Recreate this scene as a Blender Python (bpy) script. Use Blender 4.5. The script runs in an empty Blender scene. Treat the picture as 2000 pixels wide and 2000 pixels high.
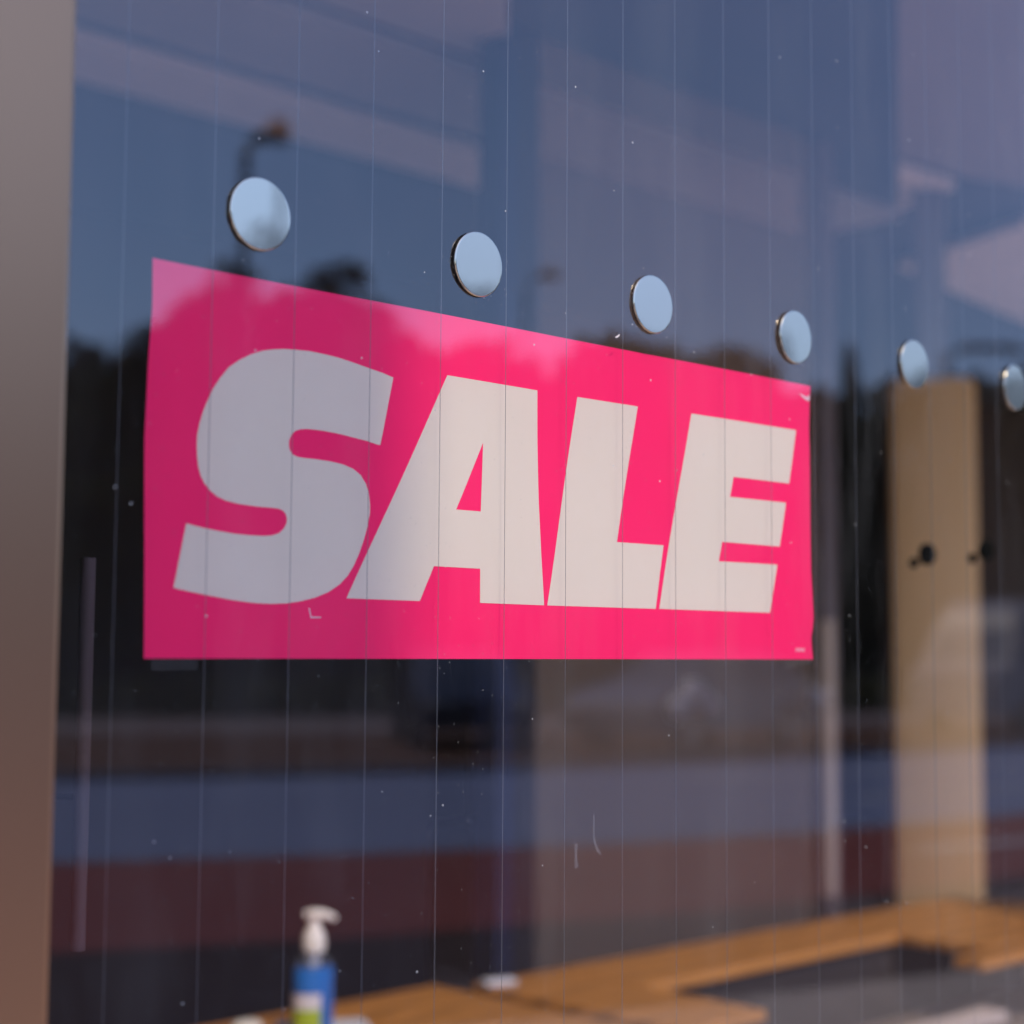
import bpy, bmesh, math, random
import numpy as np
from mathutils import Vector, Matrix
from mathutils.geometry import tessellate_polygon

random.seed(7); RNG = np.random.default_rng(7)
scene = bpy.context.scene
COL = scene.collection

# ------------------------------------------------------------------ camera
F_PX, YAW, PITCH, ROLL = 3262.263, 0.775913, 0.084435, 0.006438
cam_d = bpy.data.cameras.new("camera"); cam = bpy.data.objects.new("camera", cam_d)
COL.objects.link(cam); scene.camera = cam
cam_d.sensor_width = 15.6; cam_d.sensor_fit = 'HORIZONTAL'
cam_d.lens = F_PX / 2000 * 15.6
cam_d.clip_start = 0.02; cam_d.clip_end = 600
fwd = Vector((math.sin(YAW)*math.cos(PITCH), math.cos(YAW)*math.cos(PITCH), math.sin(PITCH)))
rgt = Vector((math.cos(YAW), -math.sin(YAW), 0)); up = rgt.cross(fwd)
r2 = rgt*math.cos(ROLL) + up*math.sin(ROLL); u2 = -rgt*math.sin(ROLL) + up*math.cos(ROLL)
cam.matrix_world = Matrix(((r2.x,u2.x,-fwd.x,0.0),(r2.y,u2.y,-fwd.y,-0.72),(r2.z,u2.z,-fwd.z,1.4),(0,0,0,1)))
cam_d.dof.use_dof = True
cam_d.dof.focus_distance = 1.02
cam_d.dof.aperture_fstop = cam_d.lens / 13.5

# ------------------------------------------------------------------ light
AZ, EL = math.radians(70.7), math.radians(50)
sun_dir = Vector((math.cos(EL)*math.cos(AZ), math.cos(EL)*math.sin(AZ), -math.sin(EL)))
sun_d = bpy.data.lights.new("sun", 'SUN'); sun_o = bpy.data.objects.new("sun", sun_d)
COL.objects.link(sun_o); sun_d.energy = 2.0; sun_d.angle = math.radians(0.8)
sun_d.color = (.90, .77, .58)
sun_o.rotation_euler = sun_dir.to_track_quat('-Z', 'Y').to_euler()
world = bpy.data.worlds.new("World"); scene.world = world; world.use_nodes = True
wn = world.node_tree; wn.nodes.clear()
sky = wn.nodes.new('ShaderNodeTexSky'); sky.sky_type = 'NISHITA'; sky.sun_disc = False
sky.sun_elevation = EL; sky.sun_rotation = math.atan2(-math.cos(AZ), -math.sin(AZ))
sky.air_density = 1.0; sky.dust_density = 1.6; sky.ozone_density = 1.5
tcw = wn.nodes.new('ShaderNodeTexCoord')
nzw = wn.nodes.new('ShaderNodeTexNoise'); nzw.inputs['Scale'].default_value = 2.2; nzw.inputs['Detail'].default_value = 6
mpw = wn.nodes.new('ShaderNodeMapping'); mpw.inputs['Scale'].default_value = (1, 1, 2.6)
wn.links.new(tcw.outputs['Generated'], mpw.inputs[0]); wn.links.new(mpw.outputs[0], nzw.inputs['Vector'])
rpw = wn.nodes.new('ShaderNodeValToRGB'); rpw.color_ramp.elements[0].position = .42; rpw.color_ramp.elements[1].position = .75
rpw.color_ramp.elements[0].color = (.04, .04, .04, 1); rpw.color_ramp.elements[1].color = (.30, .30, .30, 1)
wn.links.new(nzw.outputs['Fac'], rpw.inputs[0])
mxw = wn.nodes.new('ShaderNodeMix'); mxw.data_type = 'RGBA'
wn.links.new(rpw.outputs[0], mxw.inputs[0]); wn.links.new(sky.outputs[0], mxw.inputs[6])
mxw.inputs[7].default_value = (4.4, 3.9, 5.8, 1)          # thin pale cloud over the blue
hsw = wn.nodes.new('ShaderNodeMix'); hsw.data_type = 'RGBA'; hsw.blend_type = 'MULTIPLY'; hsw.inputs[0].default_value = 1
hsw.inputs[7].default_value = (.75, .885, 1.13, 1)          # the camera's cool magenta white balance
wn.links.new(mxw.outputs[2], hsw.inputs[6])
bgw = wn.nodes.new('ShaderNodeBackground'); bgw.inputs['Strength'].default_value = 0.15
wn.links.new(hsw.outputs[2], bgw.inputs[0])
outw = wn.nodes.new('ShaderNodeOutputWorld'); wn.links.new(bgw.outputs[0], outw.inputs[0])
scene.view_settings.view_transform = 'Standard'; scene.view_settings.look = 'None'
scene.view_settings.exposure = 0.88; scene.view_settings.gamma = 1.0
scene.view_settings.use_curve_mapping = False
scene.render.engine = 'CYCLES'
scene.cycles.use_denoising = True
scene.cycles.use_adaptive_sampling = False
scene.cycles.max_bounces = 10; scene.cycles.transparent_max_bounces = 24
scene.cycles.caustics_reflective = True; scene.cycles.sample_clamp_indirect = 6

# ------------------------------------------------------------------ materials
def mat(name, col, rough=.6, metal=0.0, var=.12, scale=6.0, bump=0.0, bscale=60., spec=.5):
    m = bpy.data.materials.new(name); m.use_nodes = True
    nt = m.node_tree; b = nt.nodes['Principled BSDF']
    tc = nt.nodes.new('ShaderNodeTexCoord'); nz = nt.nodes.new('ShaderNodeTexNoise')
    nz.inputs['Scale'].default_value = scale; nz.inputs['Detail'].default_value = 5
    nt.links.new(tc.outputs['Object'], nz.inputs['Vector'])
    mx = nt.nodes.new('ShaderNodeMix'); mx.data_type = 'RGBA'
    c = Vector(col)
    mx.inputs[6].default_value = (*[min(1, max(0, x*(1-var))) for x in c], 1)
    mx.inputs[7].default_value = (*[min(1, x*(1+var)) for x in c], 1)
    nt.links.new(nz.outputs['Fac'], mx.inputs[0]); nt.links.new(mx.outputs[2], b.inputs['Base Color'])
    b.inputs['Roughness'].default_value = rough; b.inputs['Metallic'].default_value = metal
    b.inputs['Specular IOR Level'].default_value = spec
    if bump:
        n2 = nt.nodes.new('ShaderNodeTexNoise'); n2.inputs['Scale'].default_value = bscale
        nt.links.new(tc.outputs['Object'], n2.inputs['Vector'])
        bp = nt.nodes.new('ShaderNodeBump'); bp.inputs['Strength'].default_value = bump; bp.inputs['Distance'].default_value = .004
        nt.links.new(n2.outputs['Fac'], bp.inputs['Height']); nt.links.new(bp.outputs[0], b.inputs['Normal'])
    return m

def pane_material(name, r0, dust):
    """Thin window glass: clear, with a mirror share that grows toward grazing view, and a little dust."""
    m = bpy.data.materials.new(name); m.use_nodes = True; nt = m.node_tree; nt.nodes.clear(); L = nt.links.new
    out = nt.nodes.new('ShaderNodeOutputMaterial')
    g = nt.nodes.new('ShaderNodeNewGeometry')
    dt = nt.nodes.new('ShaderNodeVectorMath'); dt.operation = 'DOT_PRODUCT'
    L(g.outputs['Incoming'], dt.inputs[0]); L(g.outputs['Normal'], dt.inputs[1])
    def M(op, a, b=None):
        n = nt.nodes.new('ShaderNodeMath'); n.operation = op
        for i, v in enumerate((a, b)):
            if v is None: continue
            if isinstance(v, (int, float)): n.inputs[i].default_value = v
            else: L(v, n.inputs[i])
        return n.outputs[0]
    k = M('POWER', M('SUBTRACT', 1.0, M('ABSOLUTE', dt.outputs['Value'])), 5.0)
    R = M('ADD', M('MULTIPLY', k, 1-r0), r0)
    tr = nt.nodes.new('ShaderNodeBsdfTransparent'); tr.inputs[0].default_value = (.93, .95, .95, 1)
    gl = nt.nodes.new('ShaderNodeBsdfGlossy'); gl.inputs['Roughness'].default_value = 0.0
    gl.inputs[0].default_value = (.97, .97, 1, 1)
    mx = nt.nodes.new('ShaderNodeMixShader'); L(R, mx.inputs[0]); L(tr.outputs[0], mx.inputs[1]); L(gl.outputs[0], mx.inputs[2])
    df = nt.nodes.new('ShaderNodeBsdfDiffuse'); df.inputs[0].default_value = (.75, .74, .72, 1)
    tc = nt.nodes.new('ShaderNodeTexCoord')
    def specks(scale, size, keep, strength):
        v = nt.nodes.new('ShaderNodeTexVoronoi'); v.inputs['Scale'].default_value = scale; v.inputs['Randomness'].default_value = 1
        L(tc.outputs['Object'], v.inputs['Vector'])
        near = M('LESS_THAN', v.outputs['Distance'], size)
        sp = nt.nodes.new('ShaderNodeSeparateColor'); L(v.outputs['Color'], sp.inputs[0])
        return M('MULTIPLY', M('MULTIPLY', near, M('GREATER_THAN', sp.outputs[0], keep)), M('MULTIPLY', sp.outputs[1], strength))
    nz = nt.nodes.new('ShaderNodeTexNoise'); nz.inputs['Scale'].default_value = 9; nz.inputs['Detail'].default_value = 7
    L(tc.outputs['Object'], nz.inputs['Vector'])
    wm = nt.nodes.new('ShaderNodeMapping'); wm.inputs['Scale'].default_value = (14, 14, 3); wm.inputs['Rotation'].default_value = (0, .5, 0)
    n3 = nt.nodes.new('ShaderNodeTexNoise'); n3.inputs['Scale'].default_value = 1; n3.inputs['Detail'].default_value = 8; n3.inputs['Roughness'].default_value = .65
    L(tc.outputs['Object'], wm.inputs[0]); L(wm.outputs[0], n3.inputs['Vector'])
    wipe = M('MULTIPLY', M('MAXIMUM', M('SUBTRACT', n3.outputs['Fac'], .5), 0.0), .09)      # faint wipe streaks
    film = M('ADD', M('MULTIPLY', M('POWER', nz.outputs['Fac'], 2.0), .012), wipe)
    tot = M('ADD', M('ADD', specks(260, .13, .80, .45), specks(110, .07, .90, .7)), film)
    mx2 = nt.nodes.new('ShaderNodeMixShader'); L(M('MULTIPLY', tot, dust), mx2.inputs[0])
    L(mx.outputs[0], mx2.inputs[1]); L(df.outputs[0], mx2.inputs[2]); L(mx2.outputs[0], out.inputs[0])
    return m

def clear_material(name, tint=(1, 1, 1), milk=0.0, milk_col=(.5, .4, .33)):
    m = bpy.data.materials.new(name); m.use_nodes = True; nt = m.node_tree; nt.nodes.clear(); L = nt.links.new
    out = nt.nodes.new('ShaderNodeOutputMaterial'); tr = nt.nodes.new('ShaderNodeBsdfTransparent')
    tr.inputs[0].default_value = (*tint, 1)
    if milk:
        df = nt.nodes.new('ShaderNodeBsdfDiffuse'); df.inputs[0].default_value = (*milk_col, 1)
        mx = nt.nodes.new('ShaderNodeMixShader')
        tc = nt.nodes.new('ShaderNodeTexCoord'); nz = nt.nodes.new('ShaderNodeTexNoise'); nz.inputs['Scale'].default_value = 1.6
        L(tc.outputs['Object'], nz.inputs['Vector'])
        mm = nt.nodes.new('ShaderNodeMapRange'); mm.inputs[3].default_value = milk*.8; mm.inputs[4].default_value = milk*1.2
        L(nz.outputs['Fac'], mm.inputs[0]); L(mm.outputs[0], mx.inputs[0])
        L(tr.outputs[0], mx.inputs[1]); L(df.outputs[0], mx.inputs[2]); L(mx.outputs[0], out.inputs[0])
    else:
        L(tr.outputs[0], out.inputs[0])
    return m

M_GLASS = pane_material('window_glass', .103, 1.0)
M_CLEAR = clear_material('glass_inner_face')
M_MILKY = clear_material('veiled_partition_glass', (.88, .88, .88), .17, (.72, .46, .31))  # brown veil mixed into the glass for the reflection of a light wall
M_TAPE = clear_material('clear_tape', (.94, .94, .94), .018, (.8, .78, .8))
M_WIRE = mat('wire_steel', (.15, .15, .17), .45, .2, .05)
M_STEEL = mat('satin_steel', (.62, .55, .44), .25, 1.0, .03, 90)
def two_lobes(m):
    nt = m.node_tree; b = nt.nodes['Principled BSDF']; out = [n for n in nt.nodes if n.type == 'OUTPUT_MATERIAL'][0]
    g = nt.nodes.new('ShaderNodeBsdfGlossy'); g.inputs['Roughness'].default_value = .012; g.inputs[0].default_value = (.62, .55, .44, 1)
    mx = nt.nodes.new('ShaderNodeMixShader'); mx.inputs[0].default_value = .5
    nt.links.new(b.outputs[0], mx.inputs[1]); nt.links.new(g.outputs[0], mx.inputs[2]); nt.links.new(mx.outputs[0], out.inputs[0])
two_lobes(M_STEEL)
M_RUBBER = mat('black_gasket', (.015, .012, .013), .5)
M_PINK = mat('fluorescent_pink_print', (1.0, .018, .135), .5, 0, .03, 8, .25, 14, .15)
M_WHITE = mat('cream_print', (.72, .60, .505), .6, 0, .015, 30, .03, 700, .1)
M_PILLAR = mat('beige_render', (.30, .225, .20), .75, 0, .05, 3, .06, 900)
M_CLAD = mat('satin_beige_cladding', (.37, .22, .13), .33, .9, .04, 3)
M_CREAM = mat('cream_paint', (.60, .42, .30), .5, 0, .05)
M_BEIGE = mat('beige_laminate', (.92, .52, .22), .6, 0, .06, 2)
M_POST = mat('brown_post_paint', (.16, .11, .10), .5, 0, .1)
M_NAVY = mat('navy_paint', (.014, .018, .05), .6, 0, .1)
M_DARK = mat('charcoal_paint', (.028, .02, .022), .7, 0, .15, 1.5)
M_BROWNW = mat('brown_wall_paint', (.10, .066, .055), .8, 0, .12, 1.2)
M_CEIL = mat('ceiling_grey', (.05, .04, .045), .9, 0, .15, 1.3)
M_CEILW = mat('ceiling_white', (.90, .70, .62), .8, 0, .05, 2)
M_CEILM = mat('ceiling_mid', (.44, .34, .32), .8, 0, .08, 2)
M_CEILS = mat('ceiling_soft_grey', (.30, .22, .21), .8, 0, .08, 2)
M_FLOORI = mat('floor_tiles_dark', (.42, .30, .25), .5, 0, .2, 3)
M_STEELDK = mat('dark_leg_metal', (.05, .05, .06), .4, .6)
M_PAPER = mat('grey_paper', (.55, .52, .60), .7, 0, .05)
M_WPLAST = mat('white_plastic', (.80, .72, .70), .35, 0, .03)
M_BLUE = mat('blue_bottle_plastic', (.012, .14, .50), .2, 0, .05, spec=.6)
M_LABW = mat('label_white', (.62, .55, .60), .5)
M_LABG = mat('label_green', (.34, .42, .02), .5)
M_BLACK = mat('black_plastic', (.004, .004, .004), .9, spec=0)
M_ASPH = mat('blue_grey_asphalt', (.20, .23, .35), .9, 0, .12, .25, spec=.1)
M_RED = mat('terracotta_paving', (.25, .065, .055), .9, 0, .14, .6, spec=.08)
M_NEARPAV = mat('dark_near_paving', (.066, .038, .034), .9, 0, .2, .7, spec=.05)  # even dark tone for the paving between apron and red strip
M_VERGE = mat('brown_parking_gravel', (.125, .06, .036), .9, 0, .25, .4, spec=.08)
M_PATH = mat('pale_path', (.17, .12, .11), .9, 0, .1, .5)
M_GRASSG = mat('dark_grass_ground', (.03, .035, .012), .95, 0, .3, .3)
M_APRON = mat('pale_mottled_paving', (.46, .37, .31), .9, 0, .45, 5, spec=.1)
M_LINE = mat('worn_white_paint', (.55, .52, .52), .8, 0, .2, 2)
M_KERB = mat('concrete_kerb', (.16, .14, .145), .9, 0, .1, 2)
M_LEAF = mat('dark_leaves', (.045, .040, .014), .8, 0, .5, .6, spec=.15)
M_LEAF2 = mat('olive_leaves', (.075, .07, .016), .8, 0, .5, .6, spec=.15)
M_BARK = mat('bark', (.045, .03, .022), .9, 0, .3, 8)
M_LAMPB = mat('lamp_black', (.02, .017, .015), .5)
M_LAMPO = mat('lamp_amber', (.42, .16, .06), .35)
M_CARS = mat('silver_car_paint', (.16, .16, .19), .25, .5, .03)
M_CARD = mat('dark_car_paint', (.02, .02, .035), .25, .3, .05)
M_CARG = mat('car_glass', (.03, .03, .04), .03, 0, .05, spec=1.0)
M_VAN = mat('white_van_paint', (.20, .19, .21), .45, 0, .03)
M_TYRE = mat('tyre_rubber', (.015, .015, .015), .8)

def wood_mat():
    m = mat('orange_wood', (.50, .20, .05), .38, 0, .1, 2, 0)
    nt = m.node_tree; b = nt.nodes['Principled BSDF']
    w = nt.nodes.new('ShaderNodeTexWave'); w.inputs['Scale'].default_value = 4; w.inputs['Distortion'].default_value = 5
    w.bands_direction = 'Y'
    tc = [n for n in nt.nodes if n.type == 'TEX_COORD'][0]; nt.links.new(tc.outputs['Object'], w.inputs['Vector'])
    old = b.inputs['Base Color'].links[0].from_socket
    mx = nt.nodes.new('ShaderNodeMix'); mx.data_type = 'RGBA'; mx.blend_type = 'MULTIPLY'; mx.inputs[0].default_value = .35
    nt.links.new(old, mx.inputs[6]); nt.links.new(w.outputs['Color'], mx.inputs[7]); nt.links.new(mx.outputs[2], b.inputs['Base Color'])
    return m
M_WOOD = wood_mat()

# ------------------------------------------------------------------ helpers
def tag(o, label=None, cat=None, group=None, kind=None):
    if label: o['label'] = label
    if cat: o['category'] = cat
    if group: o['group'] = group
    if kind: o['kind'] = kind
    return o
def empty(name, loc, label, cat, group=None, rz=0.0):
    o = bpy.data.objects.new(name, None); COL.objects.link(o); o.location = loc; o.rotation_euler = (0, 0, rz)
    o.empty_display_size = .05
    return tag(o, label, cat, group)
def add_box(bm, x0, x1, y0, y1, z0, z1, bev=0.0):
    r = bmesh.ops.create_cube(bm, size=1.0)
    vs = r['verts']
    for v in vs:
        v.co = Vector(((x0+x1)/2 + v.co.x*(x1-x0), (y0+y1)/2 + v.co.y*(y1-y0), (z0+z1)/2 + v.co.z*(z1-z0)))
    if bev:
        es = list({e for v in vs for e in v.link_edges})
        bmesh.ops.bevel(bm, geom=es, offset=bev, segments=2, affect='EDGES', profile=.5)
def add_tube(bm, pts, radii, n=12, cap=True):
    pts = [Vector(p) for p in pts]
    if isinstance(radii, (int, float)): radii = [radii]*len(pts)
    rings = []
    for i, p in enumerate(pts):
        d = (pts[min(i+1, len(pts)-1)] - pts[max(i-1, 0)]).normalized()
        a = d.orthogonal().normalized() if abs(d.z) < .9 else Vector((1, 0, 0)); a = (a - d*a.dot(d)).normalized(); b = d.cross(a)
        rings.append([bm.verts.new(p + (a*math.cos(2*math.pi*k/n) + b*math.sin(2*math.pi*k/n))*radii[i]) for k in range(n)])
    for q, s in zip(rings, rings[1:]):
        for k in range(n): bm.faces.new((q[k], q[(k+1) % n], s[(k+1) % n], s[k]))
    if cap: bm.faces.new(rings[0][::-1]); bm.faces.new(rings[-1])
def add_lathe(bm, prof, c=(0, 0, 0), n=32, sx=1.0, sy=1.0):
    """profile of (radius, z) turned about z"""
    rings = [[bm.verts.new((c[0]+r*sx*math.cos(2*math.pi*k/n), c[1]+r*sy*math.sin(2*math.pi*k/n), c[2]+z)) for k in range(n)] for r, z in prof]
    for q, s in zip(rings, rings[1:]):
        for k in range(n): bm.faces.new((q[k], q[(k+1) % n], s[(k+1) % n], s[k]))
    bm.faces.new(rings[0][::-1]); bm.faces.new(rings[-1])
def finish(name, bm, m, parent=None, smooth=None):
    bmesh.ops.recalc_face_normals(bm, faces=bm.faces)
    me = bpy.data.meshes.new(name); bm.to_mesh(me); bm.free()
    for mm in (m if isinstance(m, (list, tuple)) else [m]): me.materials.append(mm)
    if smooth:
        me.shade_smooth()
        me.set_sharp_from_angle(angle=math.radians(smooth))
    o = bpy.data.objects.new(name, me); COL.objects.link(o)
    if parent: o.parent = parent
    return o
def box_obj(name, dims, m, parent=None, bev=0.0):
    bm = bmesh.new(); add_box(bm, *dims, bev=bev); return finish(name, bm, m, parent)
def copy_thing(root, loc, rz=None, label=None):
    r = root.copy(); COL.objects.link(r); r.location = loc
    if rz is not None: r.rotation_euler = (0, 0, rz)
    if label: r['label'] = label
    for ch in list(root.children):
        c = ch.copy(); COL.objects.link(c); c.parent = r
        for g in list(ch.children):
            d = g.copy(); COL.objects.link(d); d.parent = c
    return r

# ------------------------------------------------------------------ the ground outside and the street
def ribbon(name, A, B, z0, thick, m):
    """strip of ground between two polylines of equal length, with thickness"""
    def dense(P):
        P = np.array(P, float); xs = np.linspace(P[0, 0], P[-1, 0], 60)
        # smooth the kinks of the line a little
        y = np.interp(xs, P[:, 0], P[:, 1])
        for _ in range(3): y[1:-1] = (y[:-2] + 2*y[1:-1] + y[2:])/4
        return xs, y
    xa, ya = dense(A); xb, yb = dense(B)
    bm = bmesh.new()
    ta = [bm.verts.new((x, y, z0)) for x, y in zip(xa, ya)]; tb = [bm.verts.new((x, y, z0)) for x, y in zip(xb, yb)]
    la = [bm.verts.new((x, y, z0-thick)) for x, y in zip(xa, ya)]; lb = [bm.verts.new((x, y, z0-thick)) for x, y in zip(xb, yb)]
    for i in range(len(ta)-1):
        bm.faces.new((ta[i], ta[i+1], tb[i+1], tb[i])); bm.faces.new((la[i], lb[i], lb[i+1], la[i+1]))
        bm.faces.new((ta[i], la[i], la[i+1], ta[i+1])); bm.faces.new((tb[i], tb[i+1], lb[i+1], lb[i]))
    return tag(finish(name, bm, m), kind='structure')
R0 = [(-30, -.006), (80, -.006)]
R1 = [(-30, -16), (-5, -10.8), (0, -8.6), (4.4, -6.05), (5.65, -5.3), (7.27, -4.9), (12, -4.5), (40, -3.9), (80, -3.4)]
R2 = [(-30, -20), (0, -12.5), (5.8, -9.4), (7.14, -8.42), (8.55, -7.79), (9.67, -7.25), (10.7, -7.05), (12, -6.98), (13.5, -6.83), (20, -6.6), (45, -6.4), (80, -6)]
R3 = [(-30, -28), (0, -21.5), (10.9, -16.2), (13.6, -14.6), (19.9, -13.74), (25.2, -13.3), (45, -12.8), (80, -12.5)]
R4 = [(-30, -38), (5, -29), (15.7, -23.8), (20, -20.5), (27, -17.8), (40, -16.2), (80, -15)]
R5 = [(-30, -46), (10, -37), (21.07, -32.2), (26.1, -28.8), (34, -24), (45, -21), (80, -18)]
off = lambda P, d: [(x, y+d) for x, y in P]
bm = bmesh.new(); add_box(bm, -150, 260, -260, 160, -.6, -.3)
tag(finish('ground', bm, M_GRASSG), kind='structure')
RA = [(-30, -8), (0, -6.0), (3.5, -4.3), (5.5, -3.3), (8, -2.9), (14, -2.6), (80, -2.5)]
ribbon('shop_apron', R0, RA, 0.0, .2, M_APRON)
ribbon('near_pavement', off(RA, -.002), R1, 0.0, .2, M_NEARPAV)
ribbon('red_pavement', off(R1, -.002), off(R2, .12), 0.004, .2, M_RED)
ribbon('near_kerb', off(R2, .118), R2, 0.008, .25, M_KERB)
ribbon('road', off(R2, -.002), off(R3, .002), -.10, .15, M_ASPH)
ribbon('far_kerb', R3, off(R3, -.15), .01, .2, M_KERB)
ribbon('parking_strip', off(R3, -.152), R4, 0.0, .2, M_VERGE)
ribbon('far_path', off(R4, -.002), R5, 0.012, .2, M_PATH)
ribbon('lawn', off(R5, -.002), [(-30, -120), (80, -120)], -.01, .2, M_GRASSG)

L1 = [(15.9, -12.4), (20.6, -11.2), (26.7, -10.9), (60, -10.5)]
ribbon('road_marking', off(L1, .10), off(L1, -.10), -.095, .003, M_LINE)
L2 = [(15.0, -9.4), (19.0, -9.0), (26.0, -8.9), (60, -8.7)]
ribbon('road_marking', off(L2, .07), off(L2, -.07), -.095, .003, M_LINE)
L3 = [(10.6, -5.9), (14, -5.45), (30, -5.3)]
ribbon('pavement_line', off(L3, .07), off(L3, -.07), .009, .003, M_LINE)
# ------------------------------------------------------------------ trees, hedge and far wood
def leaf_mesh(name, centres, count, leaf, m):
    """many small leaf-sprays scattered through clumps: centres = (x, y, z, rx, ry, rz)"""
    C = np.array(centres, float); w = C[:, 3]*C[:, 4]*C[:, 5]; idx = RNG.choice(len(C), count, p=w/w.sum())
    d = RNG.normal(size=(count, 3)); d /= np.linalg.norm(d, axis=1)[:, None]
    rad = RNG.random(count)**.38
    p = C[idx, :3] + d*rad[:, None]*C[idx, 3:]
    a = RNG.normal(size=(count, 3)); a /= np.linalg.norm(a, axis=1)[:, None]
    b = np.cross(a, RNG.normal(size=(count, 3))); b /= np.linalg.norm(b, axis=1)[:, None]
    s = leaf*(.6+.8*RNG.random((count, 1)))
    q = np.stack([p-a*s, p-b*s*.55, p+a*s, p+b*s*.55], 1).reshape(-1, 3)
    me = bpy.data.meshes.new(name)
    me.from_pydata(q.tolist(), [], np.arange(count*4).reshape(-1, 4).tolist()); me.materials.append(m)
    return me
def make_tree(kind, m_leaf):
    """unit of about 11 m: returns (crown mesh, trunk mesh)"""
    cl = []
    if kind == 'round':
        for k in range(26):
            a = random.uniform(0, 6.28); r = random.uniform(.2, 1.5); z = random.uniform(3.0, 9.6)
            s = 1 - abs(z-6)/6.5
            cl.append((math.cos(a)*r*s*1.2, math.sin(a)*r*s*1.2, z, .8*s+.35, .8*s+.35, .7*s+.35))
        cl.append((0, 0, 10.2, .5, .5, .7))
    elif kind == 'tall':
        for k in range(22):
            z = 1.5 + 9.2*(k/21); s = max(.1, 1-(z/11.4)**2)
            a = random.uniform(0, 6.28)
            cl.append((math.cos(a)*.3*s, math.sin(a)*.3*s, z, .75*s+.16, .75*s+.16, .75))
    else:
        for k in range(34):
            a = random.uniform(0, 6.28); r = random.uniform(0, 3.2); z = random.uniform(2.0, 8.8 - r*.6)
            cl.append((math.cos(a)*r, math.sin(a)*r, z, random.uniform(.8, 1.4), random.uniform(.8, 1.4), random.uniform(.6, 1.1)))
        cl.append((.4, 0, 9.7, 1.0, 1.0, .9))
    crown = leaf_mesh('crown', cl, 15000 if kind != 'wide' else 26000, .15, m_leaf)
    bm = bmesh.new()
    add_tube(bm, [(0, 0, -.3), (.04, .02, 2), (-.05, .05, 5), (0, 0, 9)], [.24, .18, .12, .03], 10)
    for k in range(9):
        c = cl[(k*3) % len(cl)]; z0 = max(1.6, c[2]-1.6)
        add_tube(bm, [(0, 0, z0), (c[0]*.5, c[1]*.5, (z0+c[2])/2+.1), (c[0], c[1], c[2])], [.08, .05, .015], 6)
    me = bpy.data.meshes.new('trunk'); bm.to_mesh(me); bm.free(); me.materials.append(M_BARK)
    return crown, me
PROTO = {k: make_tree(k, M_LEAF if k != 'wide' else M_LEAF2) for k in ('round', 'tall', 'wide')}
def tree(kind, x, y, h, wscale, label):
    t = empty('tree', (x, y, -.02), label, 'tree', 'trees across the road', random.uniform(0, 6))
    base = {'round': 10.9, 'tall': 11.3, 'wide': 10.6}[kind]
    t.scale = (wscale, wscale, h/base)
    for nm, me in zip(('crown', 'trunk'), PROTO[kind]):
        o = bpy.data.objects.new(nm, me); COL.objects.link(o); o.parent = t
TREES = [('wide', 21.5, -36, 8.7, .85, 'broad dark tree reflected beside the left pillar edge'),
 ('round', 24.8, -35, 11.6, 1.5, 'thin tree reflected right behind the reflected street lamp'),
 ('round', 29.0, -36, 12.5, 2.1, 'round topped dark tree reflected above the poster between the first two discs'),
 ('wide', 30.2, -40, 12.6, 1.05, 'wide tree crown reflected across the dark upper left of the pink poster'),
 ('round', 26.0, -40, 9.8, 1.0, 'lower bushy tree reflected in the upper left corner of the poster'),
 ('tall', 39.6, -26, 10.2, .75, 'narrow dark conifer reflected just right of the poster'),
 ('round', 44.5, -28, 9.0, .8, 'short round tree reflected between the conifer and the beige pillar'),
 ('round', 46.6, -27, 10.3, 1.0, 'dark tree reflected over the beige pillar below the fifth disc'),
 ('wide', 54.0, -29, 10.6, .6, 'bushy tree reflected under the rightmost disc'),
 ('wide', 45.6, -34, 10.9, .95, 'wide low tree reflected along the top right edge of the poster'),
 ('wide', 40.8, -40, 10.6, 1.1, 'bushy tree reflected behind the letter A of the poster'),
 ('round', 47.5, -40, 11.2, 1.2, 'round tree reflected behind the letter L of the poster')]
for a in TREES: tree(*a)
cl = [(x + random.uniform(-1, 1), -(50 - (x-20)*.05) + random.uniform(-4, 4), z, 3.2, 2.4, 2.2)
      for x in np.arange(10, 120, 2.2) for z in (1.0, 3.6, 6.2, 8.6, 10.3 + .12*max(0, x-45) + (1.1 if 38 < x < 66 else 0) - (1.3 if x < 36 else 0) + random.uniform(-1.1, .8))]
wood = bpy.data.objects.new('far_wood', leaf_mesh('far_wood', cl, 110000, .45, M_LEAF)); COL.objects.link(wood)
tag(wood, 'dark mass of far woodland reflected behind the street trees', 'woodland', kind='stuff')
cl = [(x, -(31.5 - (x-16)*.42) + random.uniform(-.2, .2), .35, .9, .5, .55) for x in np.arange(14, 48, .8)]
hedge = bpy.data.objects.new('hedge', leaf_mesh('hedge', cl, 22000, .07, M_LEAF2)); COL.objects.link(hedge)
tag(hedge, 'low olive green hedge reflected along the far path', 'hedge')

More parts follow.
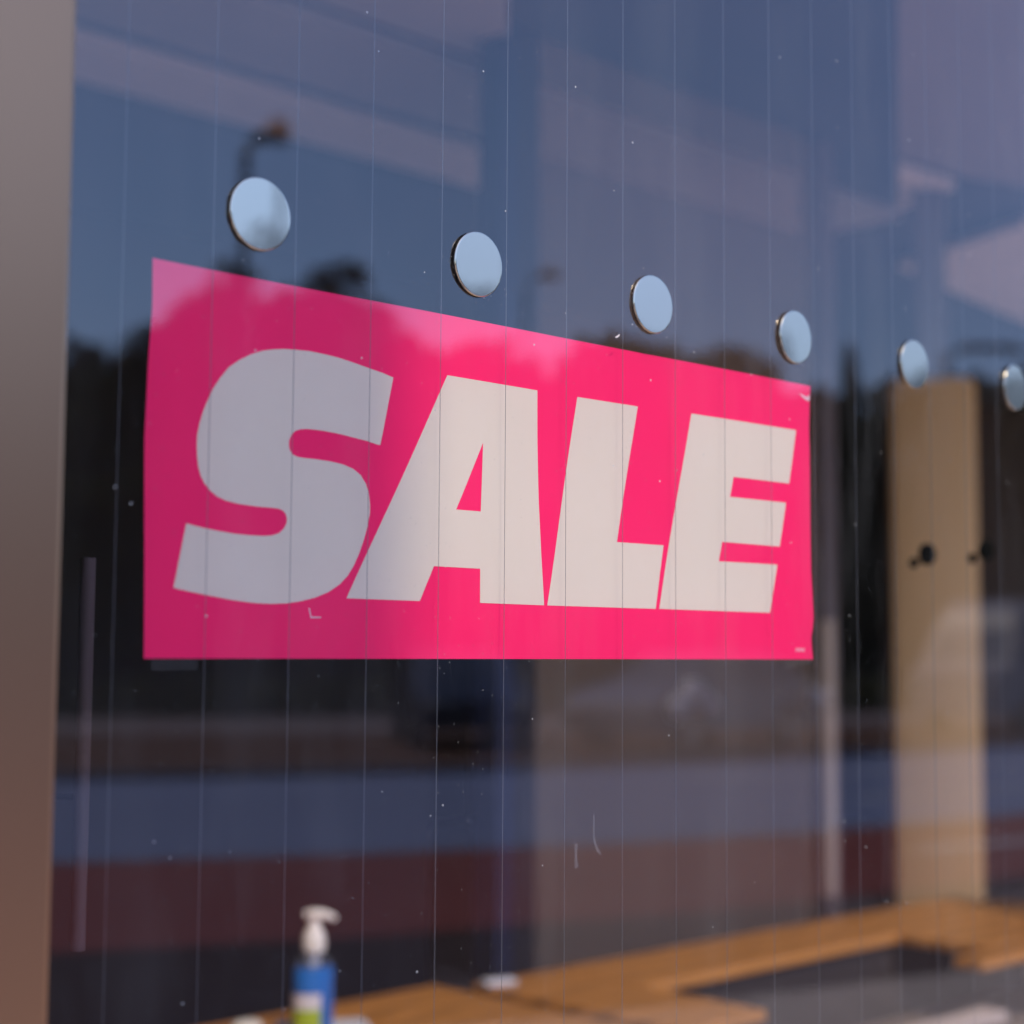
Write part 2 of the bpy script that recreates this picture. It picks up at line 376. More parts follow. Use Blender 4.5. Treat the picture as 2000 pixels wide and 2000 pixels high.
# ------------------------------------------------------------------ street lamps
def lamp(x, y, h, arm, head_l, label, amber=True, rz=0.0, k=1.0):
    t = empty('street_lamp', (x, y, 0), label, 'street lamp', 'street lamps along the road', rz)
    bm = bmesh.new(); add_tube(bm, [(0, 0, 0), (0, 0, h*.5), (0, 0, h-.55), (arm*.25, 0, h-.22), (arm*.8, 0, h)], [.10*k, .08*k, .10*k, .13*k, .12*k], 12)
    finish('pole', bm, M_LAMPB, t, 40)
    bm = bmesh.new(); add_lathe(bm, [(.02, -.10), (.12, -.09), (.17, -.02), (.16, .05), (.06, .10)], (arm*.9, 0, h), 20, head_l/.3, 1.0)
    finish('lamp_head', bm, M_LAMPB, t, 50)
    if amber:
        bm = bmesh.new(); add_lathe(bm, [(.03, .0), (.26, .04), (.26, .22), (.10, .34)], (arm*.9+.12, 0, h+.08), 16, 1.1, 1.0)
        finish('lamp_cap', bm, M_LAMPO, t, 50)
lamp(20.2, -28.0, 12.5, .95, .75, 'street lamp with amber cap reflected above the first disc', rz=math.radians(-10))
lamp(38.0, -22.0, 9.7, 3.4, .9, 'tall street lamp with long arm reflected above the beige pillar', False, math.radians(5), .8)
lamp(26.6, -26.0, 10.2, .9, .5, 'faint street lamp reflected between the second and third discs', False, k=.3)

# ------------------------------------------------------------------ parked vehicles
def vehicle(name, loc, rz, prof, glass, width, mpaint, label, cat, wheels, group=None):
    """side profile (x, z) extruded across the width with the cabin drawn in; x is forward"""
    t = empty(name, loc, label, cat, group, rz)
    bm = bmesh.new(); h = max(z for _, z in prof); hw = width/2
    def y_at(z): return hw if z < h*.6 else hw - (z-h*.6)/(h*.4)*width*.11
    L = [bm.verts.new((x, y_at(z), z)) for x, z in prof]; Rr = [bm.verts.new((x, -y_at(z), z)) for x, z in prof]
    bm.faces.new(L); bm.faces.new(Rr[::-1])
    for i in range(len(prof)):
        j = (i+1) % len(prof); bm.faces.new((L[i], Rr[i], Rr[j], L[j]))
    bmesh.ops.bevel(bm, geom=bm.edges[:], offset=.04, segments=2, affect='EDGES')
    finish('body', bm, mpaint, t, 35)
    for side in (1, -1):
        for q in glass:
            bm = bmesh.new(); vs = [bm.verts.new((x, side*(y_at(z)+.012), z)) for x, z in q]; f = bm.faces.new(vs)
            r = bmesh.ops.extrude_face_region(bm, geom=[f])
            for v in r['geom']:
                if isinstance(v, bmesh.types.BMVert): v.co.y -= side*.02
            finish('side_window', bm, M_CARG, t)
    # windscreen and rear window lie on the sloping faces
    for (x0, z0), (x1, z1) in ((prof[-4], prof[-3]),) if name == 'parked_van' else ((prof[5], prof[4]), (prof[2], prof[3])):
        pass
    for wx in wheels:
        for side in (1, -1):
            w = bpy.data.objects.new('wheel', None); COL.objects.link(w); w.parent = t; w.location = (wx, side*(hw-.09), .31); w.rotation_euler = (math.pi/2, 0, 0)
            bm = bmesh.new(); add_lathe(bm, [(.2, -.1), (.31, -.09), (.31, .09), (.2, .1)], n=24); finish('tyre', bm, M_TYRE, w, 40)
            bm = bmesh.new(); add_lathe(bm, [(.19, -.11), (.19, .11)], n=20); finish('rim', bm, M_STEEL, w, 40)
    return t
CAR = [(-2.1, .3), (-2.15, .75), (-2.0, .98), (-1.5, 1.3), (-.9, 1.44), (.25, 1.42), (.95, 1.0), (1.85, .84), (2.1, .65), (2.1, .3)]
CARGL = [[(-1.75, .98), (-1.3, 1.27), (-.75, 1.37), (-.72, .96)], [(-.64, .96), (-.66, 1.37), (.18, 1.35), (.68, 1.0)]]
def screens(t, quads):
    for nm, q in quads:
        bm = bmesh.new(); vs = [bm.verts.new(v) for v in q]; f = bm.faces.new(vs)
        n = f.normal.copy() if f.normal.length else Vector((0, 0, 1)); bm.normal_update(); n = f.normal.copy()
        r = bmesh.ops.extrude_face_region(bm, geom=[f])
        for v in r['geom']:
            if isinstance(v, bmesh.types.BMVert): v.co += n*.015
        finish(nm, bm, M_CARG, t)
def lights(t, x, y, z):
    for s in (1, -1):
        bm = bmesh.new(); add_lathe(bm, [(.02, -.06), (.10, -.02), (.10, .03), (.04, .06)], (x, s*y, z), 16, .5, 1.2)
        finish('headlight', bm, M_STEEL, t, 50)
c1 = vehicle('parked_car', (17.6, -18.4, 0), math.radians(125), CAR, CARGL, 1.75, M_CARD,
             'dark car with pale roof reflected below the letter A', 'car', (-1.3, 1.3), 'cars parked across the road')
screens(c1, [('windscreen', [(.27, -.62, 1.43), (.27, .62, 1.43), (.94, .72, 1.03), (.94, -.72, 1.03)])]); lights(c1, 2.06, .62, .68)
bm = bmesh.new(); add_box(bm, -.95, .22, -.62, .62, 1.445, 1.49, .02); finish('roof', bm, M_CARS, c1)
c2 = vehicle('parked_car', (19.9, -15.6, 0), math.radians(176), CAR, CARGL, 1.75, M_CARS,
             'silver car with white balls for sun glints, reflected below the letter E', 'car', (-1.3, 1.3), 'cars parked across the road')
screens(c2, [('windscreen', [(.27, -.62, 1.43), (.27, .62, 1.43), (.94, .72, 1.03), (.94, -.72, 1.03)])])
for x, z in ((1.72, .64), (1.38, .86), (1.08, .66), (-2.0, .7)):       # white balls added on the shop-side flank to stand for sun glints
    bm = bmesh.new(); add_lathe(bm, [(.04, -.20), (.15, -.13), (.20, 0), (.15, .13), (.04, .20)], n=16); h_ = finish('glint_ball', bm, M_WPLAST, c2, 40)
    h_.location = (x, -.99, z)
VAN = [(-2.5, .35), (-2.55, 1.0), (-2.5, 2.3), (-2.4, 2.45), (1.4, 2.45), (1.75, 2.3), (2.3, 1.3), (2.7, 1.1), (2.75, .35)]
van = vehicle('parked_van', (30.2, -15.6, 0), math.radians(181), VAN, [[(.6, 1.35), (.6, 2.05), (1.6, 2.05), (1.95, 1.35)], [(-.9, 1.35), (-.9, 2.05), (.5, 2.05), (.5, 1.35)], [(-2.3, 1.35), (-2.3, 2.05), (-1.0, 2.05), (-1.0, 1.35)]],
              1.95, M_VAN, 'white van reflected across the beige pillar and beyond', 'van', (-1.6, 1.8))
screens(van, [('windscreen', [(1.77, -.72, 2.25), (1.77, .72, 2.25), (2.28, .8, 1.36), (2.28, -.8, 1.36)])]); lights(van, 2.72, .75, .8)

S_OUT = [(613.9, 1556.9), (604.8, 1517.2), (602.4, 1517.2), (595.4, 1518.5), (585.4, 1519.6), (577.1, 1520.5), (568.9, 1521.1), (560.8, 1521.4), (553.8, 1521.3), (548.8, 1520.7), (545.4, 1519.5), (542.8, 1517.2), (541.4, 1514.1), (541.2, 1511.7), (541.8, 1509.0), (543.7, 1506.6), (546.7, 1505.5), (551.1, 1505.2), (560.1, 1505.2), (569.2, 1504.9), (578.4, 1503.9), (585.7, 1502.0), (591.0, 1499.0), (594.8, 1494.4), (597.0, 1489.6), (598.2, 1483.1), (598.3, 1478.2), (596.8, 1470.7), (594.3, 1462.4), (591.3, 1454.9), (587.8, 1448.2), (583.7, 1442.4), (578.2, 1437.4), (570.6, 1433.0), (561.6, 1429.7), (551.8, 1427.4), (542.1, 1426.0), (531.5, 1425.4), (520.2, 1425.6), (509.0, 1426.5), (498.1, 1427.8), (488.2, 1429.1), (478.5, 1430.5), (469.9, 1432.0), (477.1, 1465.1), (482.8, 1464.1), (489.1, 1463.2), (497.2, 1462.3), (506.3, 1461.5), (515.6, 1461.2), (525.9, 1461.3), (531.6, 1461.9), (536.4, 1463.5), (539.5, 1466.2), (541.1, 1469.1), (541.2, 1471.8), (540.3, 1474.1), (538.1, 1475.8), (535.1, 1476.5), (530.3, 1476.7), (520.9, 1476.7), (509.6, 1477.3), (501.3, 1478.5), (495.9, 1480.2), (491.7, 1482.8), (488.0, 1486.3), (485.5, 1489.9), (483.8, 1494.7), (482.9, 1500.2), (482.5, 1506.3), (482.7, 1511.6), (483.8, 1517.0), (485.7, 1523.3), (488.3, 1529.6), (491.7, 1536.5), (496.1, 1542.8), (501.4, 1548.9), (507.8, 1553.5), (515.2, 1557.5), (522.7, 1560.4), (530.3, 1562.2), (537.1, 1563.3), (543.9, 1563.8), (553.9, 1564.3), (564.0, 1564.0), (574.2, 1563.3), (584.6, 1561.9), (595.2, 1560.2), (606.0, 1558.6), (612.5, 1557.2)]
A_OUT = [(655.5, 1563.3), (731.5, 1563.1), (731.8, 1530.1), (732.7, 1493.1), (734.6, 1461.1), (737.3, 1429.7), (683.3, 1429.8), (682.9, 1450.1), (646.5, 1450.2), (636.4, 1429.7), (583.0, 1429.8)]
A_HOLE = [(684.8, 1526.0), (682.8, 1484.3), (662.9, 1484.2)]
L_OUT = [(768.1, 1563.1), (826.1, 1563.3), (806.2, 1472.4), (853.1, 1472.6), (844.4, 1430.0), (740.1, 1429.7)]
E_OUT = [(880.9, 1564.3), (1002.2, 1564.8), (991.8, 1524.6), (926.4, 1524.3), (922.6, 1510.0), (987.5, 1510.2), (979.5, 1478.0), (914.6, 1478.1), (911.2, 1464.4), (977.0, 1464.8), (968.6, 1430.1), (848.1, 1430.1)]
SHEET = [(453.4, 1598.8), (1021.9, 1599.9), (1019.4, 1568.1), (1018.7, 1520.7), (1018.6, 1461.6), (1021.0, 1432.6), (1021.3, 1426.6), (1020.4, 1419.5), (1019.0, 1413.8), (1019.4, 1407.8), (1021.2, 1397.0), (453.4, 1396.3), (452.5, 1451.1), (451.3, 1507.2), (452.3, 1549.7), (453.7, 1573.5)]

# ------------------------------------------------------------------ the building shell
room = [('interior_floor', (-.25, 12, .20, 9.5, -.12, .002), M_FLOORI),
        ('ceiling', (-.25, 12, .06, 9.5, 2.95, 3.15), M_CEIL),
        ('side_wall', (-.45, -.252, .06, 9.5, -.1, 3.3), M_DARK),
        ('end_wall', (12.002, 12.2, .06, 9.5, -.1, 3.3), M_BROWNW)]
for nm, d, m in room: tag(box_obj(nm, d, m), kind='structure')
bw = tag(bpy.data.objects.new('back_wall', None), 'back wall of the shop seen dimly behind the glass', 'wall'); COL.objects.link(bw)
for d, m in (((-.25, 4.67, 4.5, 4.7, 0, 2.95), M_DARK), ((5.08, 7.56, 4.5, 4.7, 0, 2.95), M_BROWNW), ((8.35, 12, 4.5, 4.7, 0, 2.95), M_BROWNW)):
    box_obj('wall_section', d, m, bw)
tag(box_obj('rear_wall', (-.25, 12, 9.5, 9.7, -.1, 3.3), M_DARK), kind='structure')
tag(box_obj('facade_lintel', (-.45, 12.2, .06, .36, 3.152, 5.2), M_PILLAR), 'rendered wall above the shop window', 'wall')
tag(box_obj('sill_wall', (.376, 12.2, .03, .2, -.1, .10), M_PILLAR), 'low rendered sill under the shop window', 'sill')
tag(box_obj('roof_slab', (-.45, 12.2, .36, 9.7, 3.305, 3.6), M_DARK), kind='structure')

pl = empty('pillar', (0, 0, 0), 'beige rendered pillar at the left edge of the window', 'pillar')
bm = bmesh.new(); add_box(bm, -.5, .3765, -.052, .06, -.1, 5.2, .003); finish('facing', bm, M_CLAD, pl)
bm = bmesh.new(); add_box(bm, -.25, .392, .062, .16, 0, 2.94); finish('window_jamb', bm, M_NAVY, pl)

oc = empty('shade_column', (-.686, -3.0, 0), 'unseen round column added to shade the left of the poster', 'column')  # added out of view to block the sun and cast the poster's shadow edge
bm = bmesh.new(); add_lathe(bm, [(.25, .12), (.25, 7.0)], n=64); finish('shaft', bm, M_PILLAR, oc, 40)
bm = bmesh.new(); add_lathe(bm, [(.30, .005), (.30, .10), (.27, .118)], n=64); finish('base', bm, M_PILLAR, oc, 40)

# ------------------------------------------------------------------ shop windows
def window(x0, x1, wires, label, parent_name='shop_window'):
    t = empty(parent_name, (x0, 0, 0), label, 'window', 'glass panes of the shop front')
    bm = bmesh.new(); add_box(bm, 0, x1-x0, -.003, .003, .06, 3.15)
    for f in bm.faces: f.material_index = 0 if f.normal.y < -.5 else 1
    me_o = finish('glass_pane', bm, [M_GLASS, M_CLEAR], t)
    for f in me_o.data.polygons: f.material_index = 0 if f.normal.y < -.5 else 1
    wm = None
    for k in wires:
        if wm is None:
            bm = bmesh.new(); add_tube(bm, [(0, 0, .08), (0, 0, 3.13)], .00016, 8); w = finish('wire', bm, M_WIRE, t); wm = w
        else:
            w = wm.copy(); COL.objects.link(w); w.parent = t
        w.location = ((.434 + .05327*k)*.99694 - x0, -.0022, 0)
    return t
window(.377, 3.30, range(0, 53), 'tall window glass with fine vertical wires behind the steel discs')
window(3.36, 6.30, (), 'next pane of the shop front, right of the wired glass')
window(6.36, 9.30, (), 'third pane of the shop front, far to the right')
window(9.36, 12.0, (), 'last pane of the shop front at its right end')
for x in (3.302, 6.302, 9.302):
    tag(box_obj('mullion', (x, x+.056, -.03, .06, .102, 3.15), M_STEELDK), {3: 'dark mullion right of the wired glass pane', 6: 'dark mullion between the second and third panes', 9: 'dark mullion beside the last pane on the right'}[int(x)], 'mullion', 'mullions of the shop front')

# ------------------------------------------------------------------ steel discs on the glass
dt = empty('steel_disc', (0, 0, 0), '', 'steel disc', 'row of round steel discs on the glass')
bm = bmesh.new(); add_lathe(bm, [(.0187, 0), (.0187, .0010)], n=64); finish('gasket', bm, M_RUBBER, dt, 40)
bm = bmesh.new(); add_lathe(bm, [(.0191, .0009), (.0195, .0011), (.0195, .0019), (.0192, .0023), (.0187, .0024)], n=96); finish('cap', bm, M_STEEL, dt, 5)
DL = ['leftmost and largest steel disc, shaded blue, above the poster corner', 'second steel disc from the left, between the two sharpest wires',
      'third steel disc, above the right arm of the letter A', 'fourth steel disc, just above the top right corner of the poster',
      'fifth steel disc, in front of the beige pillar top', 'rightmost steel disc, cut near the picture edge']
TILT = [(.8, -.5), (1.25, .5), (.0, -.4), (.40, 1.2), (.25, -.6), (.1, 1.6)]
for i in range(6):
    o = dt if i == 0 else copy_thing(dt, (0, 0, 0))
    o.location = (.5132 + .15911*i, -.0031, 1.6314)
    o.rotation_euler = (math.radians(90 + TILT[i][0]), 0, math.radians(TILT[i][1]))
    o['label'] = DL[i]

# ------------------------------------------------------------------ the poster
def skin(x, z):          # how the paper waves behind the glass
    return .0047 + .0007*math.sin(x*22 + 1.2 + z*9) + .0004*math.sin(z*38 + x*17) + .0006*max(0, (x-.99)/.03)**2*(.5+.5*math.sin(z*60))
def flat_piece(name, outline, m, lift, parent, holes=(), step=.012, thick=.00012):
    loops = [[Vector((x/1000*1.0015, 0, 1.4+(z/1000-1.4)*1.0015)) for x, z in L] for L in ([outline]+list(holes))]
    tris = tessellate_polygon(loops); vs = [v for L in loops for v in L]
    bm = bmesh.new(); bv = [bm.verts.new(v) for v in vs]
    for t in tris:
        try: bm.faces.new([bv[k] for k in t])
        except ValueError: pass
    xs = [v.x for v in vs]; zs = [v.z for v in vs]
    for ax, lo, hi in ((0, min(xs), max(xs)), (2, min(zs), max(zs))):
        k = lo + step
        while k < hi - .001:
            no = Vector((0, 0, 0)); no[ax] = 1; co = Vector((0, 0, 0)); co[ax] = k
            bmesh.ops.bisect_plane(bm, geom=bm.verts[:]+bm.edges[:]+bm.faces[:], plane_co=co, plane_no=no, dist=1e-6); k += step
    for v in bm.verts: v.co.y = skin(v.co.x, v.co.z) - lift
    back = bmesh.ops.extrude_face_region(bm, geom=bm.faces[:])
    for v in back['geom']:
        if isinstance(v, bmesh.types.BMVert): v.co.y += thick
    return finish(name, bm, m, parent, 40)
po = empty('poster', (0, 0, 0), 'bright pink paper poster reading SALE in slanted cream capitals, taped behind the glass', 'poster')
flat_piece('paper_sheet', SHEET, M_PINK, 0, po)
for L, H in ((S_OUT, ()), (A_OUT, (A_HOLE,)), (L_OUT, ()), (E_OUT, ())):
    flat_piece('letter', L, M_WHITE, .00010, po, H, thick=.00006)
M_MARK = mat('scuff_white', (.75, .5, .55), .7)
M_PALEP = mat('pale_pink_print', (.95, .28, .38), .6)
flat_piece('scuff', [(556.8, 1423.8), (557.5, 1423.8), (558.7, 1419.2), (565.5, 1419.2), (565.5, 1418.6), (558.2, 1418.4)], M_MARK, .0001, po, thick=.00004)
flat_piece('scuff', [(1006.4, 1593.2), (1011, 1592.3), (1016, 1591.2), (1019.5, 1592.2), (1021.0, 1594.0), (1020.8, 1588.6), (1016.6, 1588.6), (1011.5, 1590.4)], M_MARK, .0001, po, thick=.00004)
for r_ in range(3):      # the tiny printed block in the corner
    flat_piece('small_print', [(998.8, 1402.7+r_*.95), (1010.4, 1402.6+r_*.95), (1010.5, 1403.3+r_*.95), (998.8, 1403.4+r_*.95)], M_PALEP, .0001, po, thick=.00004)
def tape(outline, label):
    o = flat_piece('tape', outline, M_TAPE, -.0002, None, thick=.00005); tag(o, label, 'tape', 'clear tape holding the poster')
    return o
tape([(457.5, 1397.4), (485.1, 1397.5), (485.2, 1390.5), (458.0, 1390.3)], 'clear tape strip under the bottom left corner of the poster')
tape([(985.7, 1398.2), (1020.1, 1398.3), (1020.0, 1393.9), (1000, 1392.0), (986.9, 1390.1)], 'creased clear tape under the bottom right corner of the poster')
tape([(985.0, 1601.0), (1021.1, 1602.4), (1021.0, 1598.2), (984.9, 1597.6)], 'clear tape along the top right corner of the poster')

# chips and smears on the outside of the glass
def chip(pts, label, m=None):
    bm = bmesh.new(); vs = [bm.verts.new((x/1000, -.00312, z/1000)) for x, z in pts]; f = bm.faces.new(vs)
    r = bmesh.ops.extrude_face_region(bm, geom=[f])
    for v in r['geom']:
        if isinstance(v, bmesh.types.BMVert): v.co.y -= .0002
    tag(finish('glass_mark', bm, m or M_WPLAST), label, 'mark', 'small marks on the glass')
chip([(795.8, 1604.6), (799.2, 1606.4), (800.2, 1607.4), (799.8, 1605.9), (797.6, 1604.5)], 'tiny white chip on the glass left of the third disc')
chip([(695.8, 1668.3), (696.5, 1668.5), (696.4, 1669.1), (695.8, 1669.0)], 'tiny white dot on the glass above the second disc')
M_SMEAR = clear_material('dry_smear', (.98, .98, .98), .035, (.75, .75, .85))
chip([(776, 1300), (777.5, 1300), (777.3, 1288), (779, 1281), (784, 1275.5), (783, 1274.6), (779, 1277), (776, 1284)], 'curved dry water smear low on the glass', M_SMEAR)
chip([(759.3, 1283.3), (762, 1283.3), (761.6, 1274), (763.2, 1268.6), (759.2, 1268.4)], 'short dry smear low on the glass beside a wire', M_SMEAR)
# dust stuck round the second disc and scattered over the pane
verts, faces = [], []
def grain(x, z, s):
    a = random.uniform(0, 3.14); k = len(verts); n = random.choice((3, 4, 5))
    for j in range(n):
        t = a + j*6.283/n; rr = s*random.uniform(.5, 1.2); verts.append((x+math.cos(t)*rr, -.00315, z+math.sin(t)*rr*random.uniform(.6, 1.5)))
    faces.append(tuple(range(k, k+n)))
for cx in (.676, .836, .996):
    for k in range(26):
        a = random.gauss(-2.0, 1.1); r_ = .0205 + abs(random.gauss(0, .003)); grain(cx+math.cos(a)*r_, 1.633+math.sin(a)*r_, random.uniform(.0001, .0003))
for k in range(110): grain(random.uniform(.38, 1.4), random.uniform(1.1, 2.0), random.uniform(.00006, .00018))
me = bpy.data.meshes.new('dust'); me.from_pydata(verts, [], faces); me.materials.append(M_WPLAST)
du = bpy.data.objects.new('dust', me); COL.objects.link(du); tag(du, 'fine dust grains stuck to the outside of the glass', 'dust', kind='stuff')

# ------------------------------------------------------------------ small black fittings behind the glass
def fitting(x, z, label):
    t = empty('glass_fitting', (x, .30, z), label, 'glass fitting', 'black knobs behind the glass')
    for nm, c, r_, l in (('knob', (0, 0, 0), .0120, .014), ('knob', (.020, .03, -.008), .006, .008)):
        bm = bmesh.new(); add_lathe(bm, [(r_*.6, -l/2), (r_, -l/4), (r_, l/4), (r_*.6, l/2)], n=24)
        o = finish(nm, bm, M_BLACK, t, 40); o.rotation_euler = (math.pi/2, 0, 0); o.location = c
    bm = bmesh.new(); add_tube(bm, [(0, 0, 0), (.020, .03, -.008)], .0012, 8); finish('rod', bm, M_BLACK, t)
fitting(1.661, 1.515, 'black knob in front of the middle of the beige pillar')
fitting(1.790, 1.526, 'black knob just right of the beige pillar')

# ------------------------------------------------------------------ ceiling panels
def cpanel(pts, z, m, label, nm='ceiling_panel'):
    bm = bmesh.new(); vs = [bm.verts.new((x, y, z)) for x, y in pts]; f = bm.faces.new(vs)
    r = bmesh.ops.extrude_face_region(bm, geom=[f])
    for v in r['geom']:
        if isinstance(v, bmesh.types.BMVert): v.co.z += .03
    tag(finish(nm, bm, m), label, 'ceiling panel', 'panels hung under the ceiling')
cpanel([(.6, 2.90), (3.42, 2.88), (3.66, 3.15), (.6, 3.17)], 2.9, M_CEILW, 'long pale ceiling band seen at top left')
cpanel([(.6, 1.75), (2.40, 1.75), (2.92, 2.28), (.6, 2.30)], 2.9, M_CEILM, 'mid grey ceiling band nearest the window')
cpanel([(.6, 2.38), (3.1, 2.37), (4.9, 2.37), (4.9, 2.74), (.6, 2.79)], 2.9, M_CEILM, 'mid grey ceiling band beside the pale one')
cpanel([(4.346, 2.03), (4.643, 2.015), (4.737, 2.279)], 2.88, M_CEILW, 'small pale triangle standing for a patch of light on the ceiling at top right')  # white piece shaped like the small bright light patch overhead
cpanel([(5.45, 2.74), (5.21, 2.08), (7.6, 2.0), (8.6, 3.2), (6.75, 2.92)], 2.88, M_CEILW, 'large pale angled shape standing for a patch of light on the ceiling at right')  # the wider light patch, likewise built as a white piece
cpanel([(2.9, .9), (3.23, 1.32), (4.28, 1.99), (4.62, 1.95), (5.3, 1.72), (5.3, .9)], 2.9, M_CEILS, 'grey ceiling panel at the top right corner')

# ------------------------------------------------------------------ partition inside, pillar and posts
pt = empty('glass_partition', (0, 0, 0), 'glass partition with a painted reflection veil, across the room behind the poster', 'partition')
box_obj('dark_post', (2.742, 2.80, 2.12, 2.20, .005, 2.94), M_NAVY, pt, .004)
box_obj('dark_post', (2.812, 2.885, 2.13, 2.19, .005, 2.94), M_DARK, pt, .004)
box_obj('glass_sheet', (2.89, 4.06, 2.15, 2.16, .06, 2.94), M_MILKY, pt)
box_obj('door_post', (4.062, 4.135, 2.12, 2.20, .005, 2.94), M_POST, pt, .004)
hd = bpy.data.objects.new('pull_handle', None); COL.objects.link(hd); hd.parent = pt
bm = bmesh.new(); add_tube(bm, [(3.905, 2.0, .742), (3.905, 2.0, 1.498)], .021, 20); finish('bar', bm, M_CREAM, hd, 40)
for z in (.85, 1.40):
    bm = bmesh.new(); add_tube(bm, [(3.905, 2.0, z), (4.08, 2.125, z)], .008, 10); finish('bracket', bm, M_STEELDK, hd)
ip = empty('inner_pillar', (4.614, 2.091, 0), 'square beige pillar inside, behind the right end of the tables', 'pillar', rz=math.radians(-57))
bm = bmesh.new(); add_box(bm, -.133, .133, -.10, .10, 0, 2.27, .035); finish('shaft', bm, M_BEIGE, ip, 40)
bm = bmesh.new(); add_box(bm, -.05, .05, -.05, .05, 2.272, 2.88, .01); finish('shaded_top', bm, M_POST, ip)  # thin dark post stands in for the pillar's shaded upper part
M_RODM = mat('dull_grey_rod', (.10, .07, .08), .7)
st = empty('stand', (.572, .34, 0), 'slim black stand just inside the left window edge', 'stand')
box_obj('upright', (-.010, .012, -.01, .01, .02, 1.62), M_BLACK, st, .002)
box_obj('foot', (-.12, .12, -.12, .12, 0, .018), M_BLACK, st, .004)
bm = bmesh.new(); add_tube(bm, [(.028, -.03, 1.197), (.028, -.03, 1.464)], .0050, 12); finish('grey_rod', bm, M_RODM, st, 40)
bm = bmesh.new(); add_tube(bm, [(.01, 0, 1.3), (.028, -.03, 1.3)], .002, 8); finish('clip', bm, M_BLACK, st)

# ------------------------------------------------------------------ tables
T = .78
t1 = empty('table', (1.6, 1.3, 0), 'orange wood table under the blue pump bottle', 'table', 'orange wood tables by the window')
box_obj('table_top', (-.55, .54, -.32, .36, T-.03, T), M_WOOD, t1, .004)
for sx, sy in ((-.5, -.27), (.49, -.27), (-.5, .31), (.49, .31)):
    box_obj('leg', (sx-.02, sx+.02, sy-.02, sy+.02, .002, T-.031), M_STEELDK, t1, .003)
M_WELL = mat('well_grey', (.16, .12, .11), .6)
t2 = empty('table', (2.9, 1.35, 0), 'large orange wood table with a sunken dark middle, right of the bottle table', 'table', 'orange wood tables by the window')
def rail(x0, x1, y0, y1, nm='top_board'): box_obj(nm, (x0-2.9, x1-2.9, y0-1.35, y1-1.35, T-.02, T), M_WOOD, t2, .004)
rail(2.195, 2.42, 1.10, 1.618); rail(2.422, 3.90, 1.385, 1.618); rail(3.28, 3.90, 1.15, 1.383); rail(3.12, 3.90, 1.08, 1.148)
box_obj('apron', (2.2-2.9, 3.88-2.9, 1.40-1.35, 1.415-1.35, T-.22, T-.021), M_DARK, t2)
box_obj('well_floor', (2.43-2.9, 3.88-2.9, 1.09-1.35, 1.38-1.35, T-.20, T-.18), M_WELL, t2)
box_obj('shelf', (2.62-2.9, 3.25-2.9, 1.10-1.35, 1.16-1.35, T-.14, T-.12), M_CEILM, t2)
for sx, sy in ((2.24, 1.14), (3.86, 1.14), (2.24, 1.58), (3.86, 1.58), (2.9, 1.58)):
    box_obj('leg', (sx-2.925, sx-2.875, sy-1.375, sy-1.325, .002, T-.036), M_STEELDK, t2, .003)
t3 = empty('bench', (3.0, .72, 0), 'low grey bench between the orange table and the glass', 'bench')
box_obj('seat', (-.7, .9, -.16, .16, .50, .53), M_CEILM, t3, .004)
for sx in (-.6, .1, .8):
    bm = bmesh.new(); add_tube(bm, [(sx, -.13, .002), (sx, -.1, .5)], .014, 10); finish('leg', bm, M_STEELDK, t3)
    bm = bmesh.new(); add_tube(bm, [(sx, .13, .002), (sx, .1, .5)], .014, 10); finish('leg', bm, M_STEELDK, t3)

# ------------------------------------------------------------------ things on the tables
M_SHOULD = clear_material('clear_plastic', (.72, .76, .85), .10, (.4, .42, .5))
bt = empty('pump_bottle', (1.689, 1.449, T+.001), 'blue pump bottle with white pump and green and white label', 'bottle')
bm = bmesh.new(); add_lathe(bm, [(.030, 0), (.0345, .006), (.0345, .118), (.0335, .124), (.012, .1245)], n=40, sx=1.0, sy=.78); finish('body', bm, M_BLUE, bt, 40)
bm = bmesh.new(); add_lathe(bm, [(.0336, .1248), (.033, .132), (.026, .141), (.015, .147), (.012, .152)], n=40, sx=1.0, sy=.78); finish('clear_shoulder', bm, M_SHOULD, bt, 40)
bm = bmesh.new(); add_lathe(bm, [(.010, .1252), (.010, .1475)], n=20); finish('dip_tube', bm, M_WPLAST, bt, 40)
bm = bmesh.new()
add_lathe(bm, [(.0352, .012), (.0352, .082)], n=40, sx=1.0, sy=.78); finish('label', bm, M_LABW, bt, 40)
o = bt.children[-1]
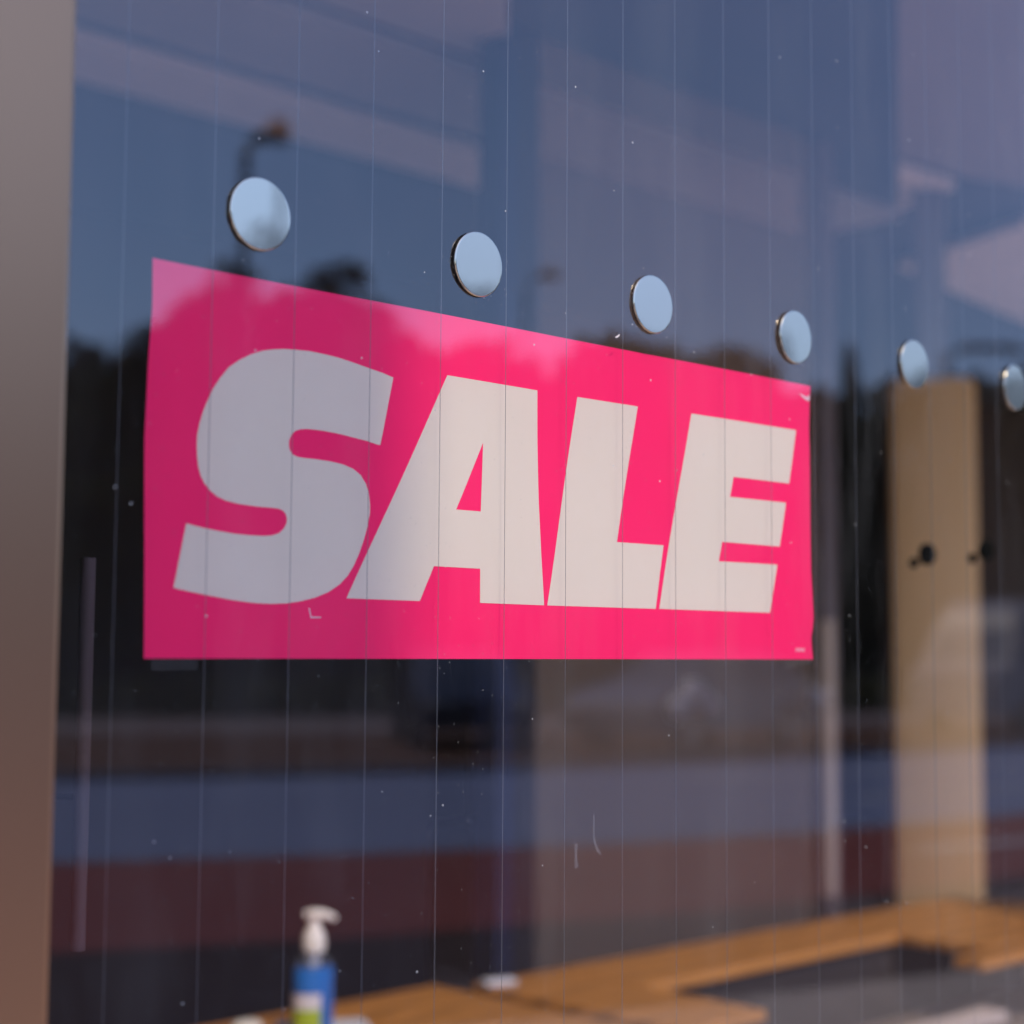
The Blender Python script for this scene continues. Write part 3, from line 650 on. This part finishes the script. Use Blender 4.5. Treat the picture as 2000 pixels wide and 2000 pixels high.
# the wrap-round label leaves the right side of the bottle blue
me = o.data; bm = bmesh.new(); bm.from_mesh(me)
def keep(f, lo, hi):
    c = f.calc_center_median(); a = math.degrees(math.atan2(c.y, c.x)) % 360; return lo < a < hi and len(f.verts) == 4
bmesh.ops.delete(bm, geom=[f for f in bm.faces if not keep(f, 150, 262)], context='FACES'); bm.to_mesh(me); bm.free()
bm = bmesh.new(); add_lathe(bm, [(.0356, .013), (.0356, .056)], n=40, sx=1.0, sy=.78)
bmesh.ops.delete(bm, geom=[f for f in bm.faces if not keep(f, 158, 258)], context='FACES'); finish('label_band', bm, M_LABG, bt, 40)
bm = bmesh.new(); add_lathe(bm, [(.014, .148), (.017, .150), (.0185, .165), (.0165, .178), (.010, .192), (.0075, .200), (.0075, .206)], n=28); finish('collar', bm, M_WPLAST, bt, 40)
ph = bpy.data.objects.new('pump_head', None); COL.objects.link(ph); ph.parent = bt; ph.rotation_euler = (0, 0, math.radians(-38))
bm = bmesh.new(); add_tube(bm, [(-.015, 0, .2115), (.0, 0, .2125), (.014, 0, .2120), (.026, 0, .2085), (.033, 0, .2035)], [.0065, .0092, .0078, .0060, .0045], 16); finish('nozzle', bm, M_WPLAST, ph, 40)
bm = bmesh.new(); add_lathe(bm, [(.008, .203), (.0115, .207), (.012, .215), (.008, .219)], n=24); finish('button', bm, M_WPLAST, ph, 40)
bm = bmesh.new(); add_box(bm, -.075, .075, -.06, .06, 0, .002); sh = finish('paper_sheet', bm, M_PAPER); sh.location = (1.755, 1.50, T+.001); sh.rotation_euler = (0, 0, -.5)
tag(sh, 'grey paper sheet lying under the pump bottle', 'paper')
bt.location.z = T+.0035; bt.scale = (1.02, 1.02, .925)
bm = bmesh.new(); add_lathe(bm, [(.022, 0), (.026, .004), (.024, .022), (.014, .030)], n=24); lid = finish('white_cap', bm, M_WPLAST, None, 40); lid.location = (1.66, 1.585, T+.0005); lid.scale = (1, 1, .5)
tag(lid, 'small white cap on the table left of the pump bottle', 'cap')
bm = bmesh.new(); add_box(bm, -.032, .032, -.018, .018, 0, .010, .004); cl_ = finish('folded_cloth', bm, M_PAPER); cl_.location = (2.225, 1.575, T+.0005); cl_.rotation_euler = (0, 0, -.3)
tag(cl_, 'small folded grey cloth on the left corner of the large table', 'cloth')
